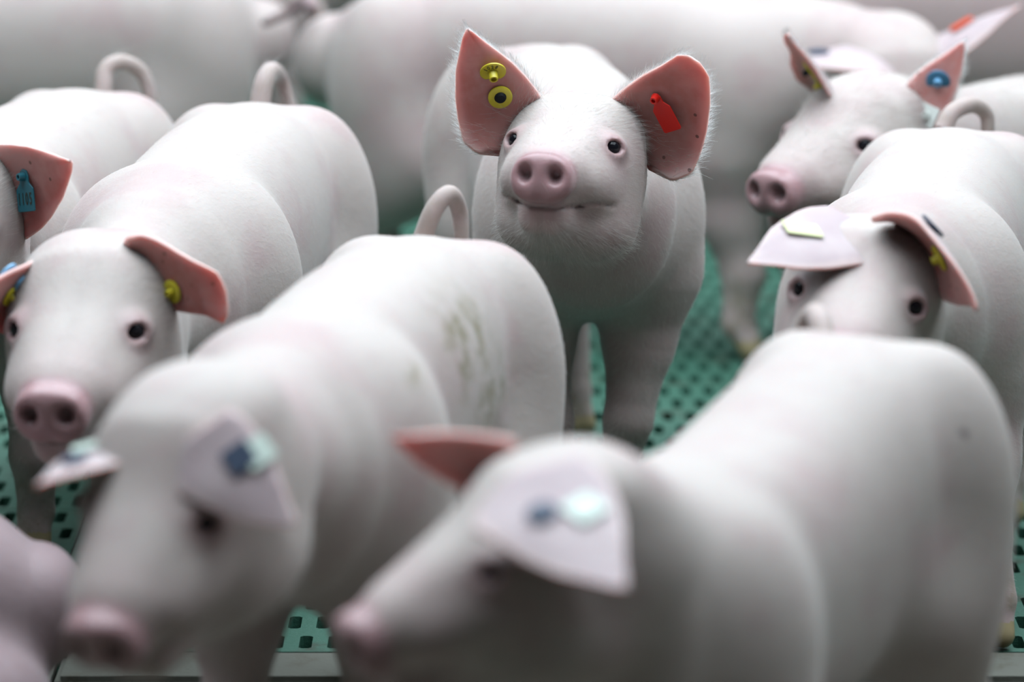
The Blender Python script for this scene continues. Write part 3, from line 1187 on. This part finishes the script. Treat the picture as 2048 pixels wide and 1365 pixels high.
A.button(e1, 0.09, 0.38, YELLOW, r=0.0120, stud_mat=BLACK, hole=False, stud_r=0.45, stud_h=0.005, label='yellow button tag with a black centre')
A.flag(e2, 0.02, 0.50, RED, w=0.0205, hgt=0.030, down=(0.42, 0, -1), tilt=0.22, label='bright red flag tag', lift=0.004)
A.coat(70000, 0.012, 0.00008, lift=0.20, seed=1)
A.ear_fringe(e1, 900)
A.ear_fringe(e2, 900, seed=5)

# B: pig behind on the right, looking left over its neighbour
B = Pig('white pig looking left over a neighbour, blue button and white square tag in one ear',
        tail=(1.06, 4.98), shoulder=(0.585, 4.84), head=(0.3933, 4.5700, 0.3716), fwd=(-0.66, -0.74, -0.06), scale=0.93, up=0.0,
        head_scale=1.10, h=0.0042)
e1 = B.ear(EL(1), (0.3017, 4.4800, 0.5077), n=(-0.74, -0.67, 0.1), o=(-0.8, 0.3, -0.2), wo=0.7, wi=0.9, cup=0.9)
e2 = B.ear(EL(-1), (0.4985, 4.5400, 0.4928), n=(-0.25, -1, 0.0), o=(1, 0, -0.4), wo=0.72, wi=1.0, cup=0.7)
B.button(e1, 0.0, 0.55, YELLOW, r=0.0115, stud_mat=BLACK, hole=False, label='yellow button tag with a black centre')
B.button(e1, 0.0, 0.36, YELLOW, r=0.0125, label='yellow button tag with a hollow stud')
B.button(e2, 0.12, 0.52, BLUE, r=0.0135, stud_mat=LBLUE, tiltv=(0, 0, -0.45), label='blue button tag with a pale stud')
B.flag(e2, 0.5, 0.25, WHITE, w=0.024, hgt=0.024, neck=False, stud_mat=WHITE, side=-0.4, label='white square tag with a hollow stud')
B.coat(30000, 0.012, 0.00012, seed=2)
B.ear_fringe(e1, 500)
B.ear_fringe(e2, 500, seed=6)

# C: pig on the right, head down behind the front rump
Cc = Pig('white pig with drooping ears, its face half hidden behind the nearest rump',
         tail=(0.490, 4.42), shoulder=(0.376, 3.90), head=(0.3210, 3.7000, 0.3694), fwd=(-0.209, -0.978, -0.019), roll=0.120, head_scale=1.060, scale=1.0, feet={'fl': (0.06, 0.04)},
         h=0.005)
e1 = Cc.ear(EL(1), (0.2095, 3.5800, 0.4349), n=(0.15, 0.75, -0.7), o=(0, -1, -0.3), wo=0.75, wi=0.9, cup=0.3, curl=0.1, lobe=0.05, root=(0.2943, 3.7000, 0.4424))
e2 = Cc.ear(EL(-1), (0.4216, 3.5600, 0.3958), n=(-0.25, -0.92, -0.35), o=(0.3, 0, 1), wo=0.95, wi=1.15, cup=1.3, curl=0.25, root=(0.3781, 3.6800, 0.4222))
Cc.flag(e1, -0.1, 0.45, PALEY, w=0.022, hgt=0.036, back=True, down=(-1, -0.2, -0.2), neck=False, label='pale yellow tag on top of the ear')
Cc.button(e1, 0.1, 0.35, YELLOW, r=0.012, label='yellow button tag under the ear')
Cc.button(e2, 0.7, 0.42, NAVY, r=0.0135, back=True, stud=False, label='slate blue button back on top of the ear')
Cc.button(e2, 0.2, 0.45, YELLOW, r=0.0125, label='yellow button tag under the ear')
Cc.tail([(0.4628, 4.4000, 0.4158), (0.4741, 4.4100, 0.4343), (0.4977, 4.4300, 0.4394), (0.5137, 4.4400, 0.4280), (0.5163, 4.4400, 0.4094)], [0.0105, 0.0095, 0.009, 0.008, 0.0075])
Cc.coat(30000, 0.013, 0.00007, lift=0.12, seed=3)

# G: pig on the left seen from the front, big round back
G = Pig('white pig at left facing the camera, yellow button tag in its broad red ear',
        tail=(-0.255, 4.52), shoulder=(-0.335, 3.96), head=(-0.3804, 3.7200, 0.3455), fwd=(-0.161, -0.975, -0.151), roll=-0.019, head_scale=1.126, scale=1.0,
        h=0.005, up=0.013, dark=(((-0.3449, 3.7935, 0.4286), 0.004),))
e1 = G.ear(EL(1), (-0.4879, 3.6200, 0.3882), n=(0.1, -0.95, -0.35), o=(-0.3, 0, -1), wo=0.9, wi=0.7, cup=0.8)
e2 = G.ear(EL(-1), (-0.2553, 3.6400, 0.3786), n=(-0.05, -1, -0.2), o=(0.3, 0, 1), wo=0.95, wi=0.9, cup=0.6, blunt=0.22, root=(-0.3306, 3.7100, 0.3877))
G.button(e1, -0.2, 0.5, LBLUE, r=0.012, back=True, stud=False, label='light blue button back on the ear')
G.button(e1, 0.0, 0.4, LBLUE, r=0.010, label='light blue stud tag inside the ear')
G.button(e1, 0.3, 0.5, YELLOW, r=0.010, label='yellow button tag inside the ear')
G.button(e2, 0.0, 0.42, YELLOW, r=0.011, label='yellow button tag inside the red ear')
G.tail([(-0.2809, 4.5200, 0.4061), (-0.2738, 4.5300, 0.4492), (-0.2654, 4.5500, 0.4602), (-0.2562, 4.5800, 0.4418), (-0.2427, 4.5800, 0.3938)], [0.0115, 0.0105, 0.009, 0.0075, 0.006])
G.coat(40000, 0.013, 0.00007, lift=0.13, seed=4)
G.tail_hair(260)

# H: far left pig with the teal tag
Hh = Pig('white pig at the left edge with a teal numbered tag in its red ear',
         tail=(-0.46, 4.70), shoulder=(-0.56, 4.17), head=(-0.5449, 3.9800, 0.4001), fwd=(-0.15, -0.92, -0.30), scale=0.97, up=0.013,
         head_scale=1.0, h=0.005)
e2 = Hh.ear(EL(-1), (-0.4187, 3.8800, 0.4702), n=(0.0, -1, -0.05), o=(0.5, 0, -1), wo=1.0, wi=0.9, cup=0.5)
e1 = Hh.ear(EL(1), (-0.6096, 3.8800, 0.4664), n=(0.0, -1, 0.1), o=(-0.5, 0, -1), wo=0.9, wi=0.9, cup=0.5)
Hh.flag(e2, 0.15, 0.45, TEAL, w=0.030, hgt=0.026, down=(0.30, 0, -1), tilt=0.35, text='1105', label='teal flag tag with black digits')
Hh.tail([(-0.4707, 4.6800, 0.3895), (-0.4667, 4.6800, 0.4154), (-0.4638, 4.6900, 0.4399), (-0.4457, 4.7000, 0.4476), (-0.4251, 4.7100, 0.4341), (-0.4158, 4.7100, 0.4080), (-0.4146, 4.7100, 0.3790)], [0.0105, 0.010, 0.009, 0.008, 0.0075])
Hh.coat(28000, 0.013, 0.00007, lift=0.13, seed=5)
Hh.tail_hair(160)

# F: centre left pig, head turned down to the left
Ff = Pig('white pig in the centre with a muddy patch on its flank',
         tail=(-0.050, 3.80), shoulder=(-0.180, 3.28), head=(-0.2373, 3.0200, 0.3715), fwd=(-0.407, -0.795, -0.450), roll=-0.065, head_scale=1.073, scale=1.0,
         h=0.0065,
         dirt=(((-0.036, 3.475, 0.378), (0.034, 0.06, 0.040), 1.6), ((-0.018, 3.522, 0.320), (0.028, 0.06, 0.034), 1.5), ((-0.0786, 3.2746, 0.3981), (0.007, 0.03, 0.010), 1.0)))
e1 = Ff.ear(EL(1), (-0.3500, 2.9500, 0.3870), n=(0.4, 0.25, -0.9), o=(0, -1, -0.2), wo=1.0, wi=1.0, cup=0.4, curl=0.05, root=(-0.2843, 3.0600, 0.4007))
e2 = Ff.ear(EL(-1), (-0.1561, 2.9000, 0.3685), n=(-0.05, 0.97, -0.28), o=(-0.4, -0.2, -1), wo=0.95, wi=1.0, cup=0.15, curl=0.05, lobe=0.03, root=(-0.2141, 2.9550, 0.4209))
Ff.flag(e1, 0.0, 0.5, MINT, w=0.022, hgt=0.028, back=True, down=(-1, -0.2, -0.3), neck=False, label='pale green white tag on top of the ear')
Ff.button(e1, 0.1, 0.72, NAVY, r=0.010, back=True, stud=False, label='slate grey button back near the ear tip')
Ff.flag(e2, 0.0, 0.36, NAVY, w=0.022, hgt=0.022, back=True, down=(0.5, -0.5, -0.6), neck=False, label='slate blue square tag on top of the ear')
Ff.flag(e2, -0.6, 0.40, MINT, w=0.022, hgt=0.024, back=True, down=(0.5, -0.5, -0.6), neck=False, label='pale white tag beside the blue one')
Ff.tail([(-0.0835, 3.8000, 0.4099), (-0.0727, 3.8000, 0.4374), (-0.0588, 3.8100, 0.4507), (-0.0498, 3.8300, 0.4320), (-0.0471, 3.8300, 0.4009)], [0.0095, 0.009, 0.0085, 0.0080, 0.0070])
Ff.coat(9000, 0.010, 0.00013, lift=0.25, seed=6)

# E: nearest pig, front right
Ee = Pig('nearest white pig, very blurred, rump filling the lower right, head turned left',
         tail=(0.335, 3.36), shoulder=(0.085, 2.90), head=(0.028, 2.822, 0.369), fwd=(-0.90, -0.36, -0.22), scale=1.0,
         head_scale=1.0, h=0.007, width=1.04, sag=0.025, dip=0.034, dark=(((0.3578, 3.1829, 0.3657), 0.004),))
e1 = Ee.ear(EL(1), (-0.0848, 2.8600, 0.4433), n=(-0.15, -0.95, -0.35), o=(-0.2, -0.3, -1), wo=0.9, wi=0.7, cup=0.7, root=(-0.0068, 2.8700, 0.4289))
e2 = Ee.ear(EL(-1), (0.0753, 2.6400, 0.3937), n=(-0.05, 0.75, -0.6), o=(-0.4, 0, -1), wo=0.95, wi=1.0, cup=0.2, curl=0.05, lobe=0.03, root=(0.0312, 2.7550, 0.4365))
Ee.flag(e2, -0.1, 0.42, MINT, w=0.024, hgt=0.026, back=True, down=(0.5, -0.3, -0.7), neck=False, label='pale white square tag on the ear')
Ee.button(e2, 0.4, 0.36, NAVY, r=0.011, back=True, stud=False, label='slate blue button back on the ear')
Ee.tail([(0.2613, 3.3800, 0.3984), (0.2583, 3.4000, 0.4134), (0.2547, 3.4200, 0.4166), (0.2480, 3.4300, 0.4050), (0.2447, 3.4400, 0.3855)], [0.010, 0.010, 0.009, 0.008, 0.007])
Ee.coat(6000, 0.010, 0.00013, lift=0.25, seed=7)

# J: big pig crossing behind the alert one
J = Pig('large white pig standing sideways behind the alert one, orange tag in its far ear',
        tail=(-0.265, 5.42), shoulder=(0.345, 5.22), head=(0.4717, 5.1200, 0.3599), fwd=(0.22, -0.78, -0.56), scale=1.06,
        head_scale=1.05, rosy=0.2, h=0.0075, feet={'fr': (0.01, 0.02), 'fl': (0.06, 0.0)})
e1 = J.ear(EL(1), (0.3383, 5.0000, 0.4084), n=(-0.1, -0.15, -0.95), o=(0, -1, -0.3), wo=1.2, wi=0.9, cup=0.9, curl=0.2)
e2 = J.ear(EL(-1), (0.6240, 5.0600, 0.4655), n=(0.2, 0.3, -0.9), o=(0.3, -1, -0.3), wo=0.9, wi=0.8, cup=0.9)
J.button(e1, -0.3, 0.55, NAVY, r=0.0135, back=True, stud=False, label='slate blue button back on the ear')
J.button(e1, 0.0, 0.55, YELLOW, r=0.012, label='yellow button tag under the ear')
J.flag(e2, -0.5, 0.40, ORANGE, w=0.030, hgt=0.030, back=True, down=(-1, 0, 0.2), neck=False, label='orange tag standing above the ear')
J.flag(e2, 0.0, 0.55, ORANGE, w=0.022, hgt=0.026, down=(0, 0, -1), neck=False, label='orange tag inside the ear')
J.tail([(-0.2596, 5.3600, 0.4214), (-0.2685, 5.3700, 0.4306), (-0.2933, 5.3800, 0.4149), (-0.3242, 5.3800, 0.4018)], [0.010, 0.007, 0.006, 0.006], material=SKIN_SHADE_PINK)  # darkened skin reused here for a dirtier tail

# K: pig across the upper left
K = Pig('blurred white pig standing sideways across the upper left',
        tail=(-0.32, 5.78), shoulder=(-0.88, 5.73), head=(-1.16, 5.65, 0.38), fwd=(-0.8, -0.3, -0.5), scale=0.99, h=0.008, rosy=0.2)
e1 = K.ear(EL(1), (-1.22, 5.73, 0.50), n=(-0.6, -0.2, -0.6), o=(-0.3, 0.4, -0.8), wo=0.8, wi=0.8, cup=0.7)
e2 = K.ear(EL(-1), (-1.24, 5.57, 0.50), n=(-0.6, -0.5, -0.6), o=(-0.3, -0.6, -0.8), wo=0.8, wi=0.8, cup=0.7)
K.tail([K.at(0.0, 0, 0.385), K.at(-0.03, 0.01, 0.39), K.at(-0.05, 0.0, 0.36), K.at(-0.05, 0.01, 0.31)], [0.010, 0.009, 0.008, 0.006])

# L: pig across the upper right
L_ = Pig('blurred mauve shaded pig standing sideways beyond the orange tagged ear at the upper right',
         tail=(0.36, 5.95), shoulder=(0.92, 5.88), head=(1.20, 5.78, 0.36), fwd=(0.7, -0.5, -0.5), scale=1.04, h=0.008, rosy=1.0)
e1 = L_.ear(EL(1), (1.24, 5.64, 0.47), n=(0.5, -0.6, -0.6), o=(0.3, -0.6, -0.8), wo=0.8, wi=0.8, cup=0.7)
e2 = L_.ear(EL(-1), (1.28, 5.80, 0.48), n=(0.5, -0.2, -0.6), o=(0.3, 0.4, -0.8), wo=0.8, wi=0.8, cup=0.7)
L_.tail([L_.at(0.0, 0, 0.385), L_.at(-0.03, 0.01, 0.39), L_.at(-0.05, 0.0, 0.36), L_.at(-0.05, 0.01, 0.31)], [0.010, 0.009, 0.008, 0.006])

# I: pig lying on the floor at the lower left
I_ = Pig('pink pig, shade painted into its skin, lying on the floor at the lower left edge',
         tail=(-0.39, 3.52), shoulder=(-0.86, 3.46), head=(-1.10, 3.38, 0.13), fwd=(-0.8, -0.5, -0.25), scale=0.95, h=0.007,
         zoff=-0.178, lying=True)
I_.body.data.materials[0] = SKIN_SHADE_PINK  # darker skin colour stands in for shade cast by the neighbouring pigs
e1 = I_.ear(EL(1), (-1.14, 3.48, 0.22), n=(-0.6, -0.2, -0.6), o=(-0.3, 0.4, -0.8), wo=0.8, wi=0.8, cup=0.7)
e2 = I_.ear(EL(-1), (-1.13, 3.28, 0.21), n=(-0.6, -0.5, -0.6), o=(-0.3, -0.6, -0.8), wo=0.8, wi=0.8, cup=0.7)
I_.tail([I_.at(0.01, 0, 0.36), I_.at(-0.008, 0.01, 0.35), I_.at(-0.016, 0.02, 0.32), I_.at(-0.016, 0.03, 0.28)], [0.009, 0.008, 0.007, 0.005], material=SKIN_SHADE_PINK)

# M: pig deep in the shade behind the upper left one
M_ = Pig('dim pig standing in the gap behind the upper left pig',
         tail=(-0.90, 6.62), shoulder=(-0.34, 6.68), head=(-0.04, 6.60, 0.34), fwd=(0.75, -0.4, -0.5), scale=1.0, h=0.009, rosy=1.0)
e1 = M_.ear(EL(1), (0.02, 6.50, 0.44), n=(0.5, -0.6, -0.6), o=(0.3, -0.6, -0.8), wo=0.8, wi=0.8, cup=0.7)
e2 = M_.ear(EL(-1), (0.04, 6.64, 0.45), n=(0.5, -0.2, -0.6), o=(0.3, 0.4, -0.8), wo=0.8, wi=0.8, cup=0.7)
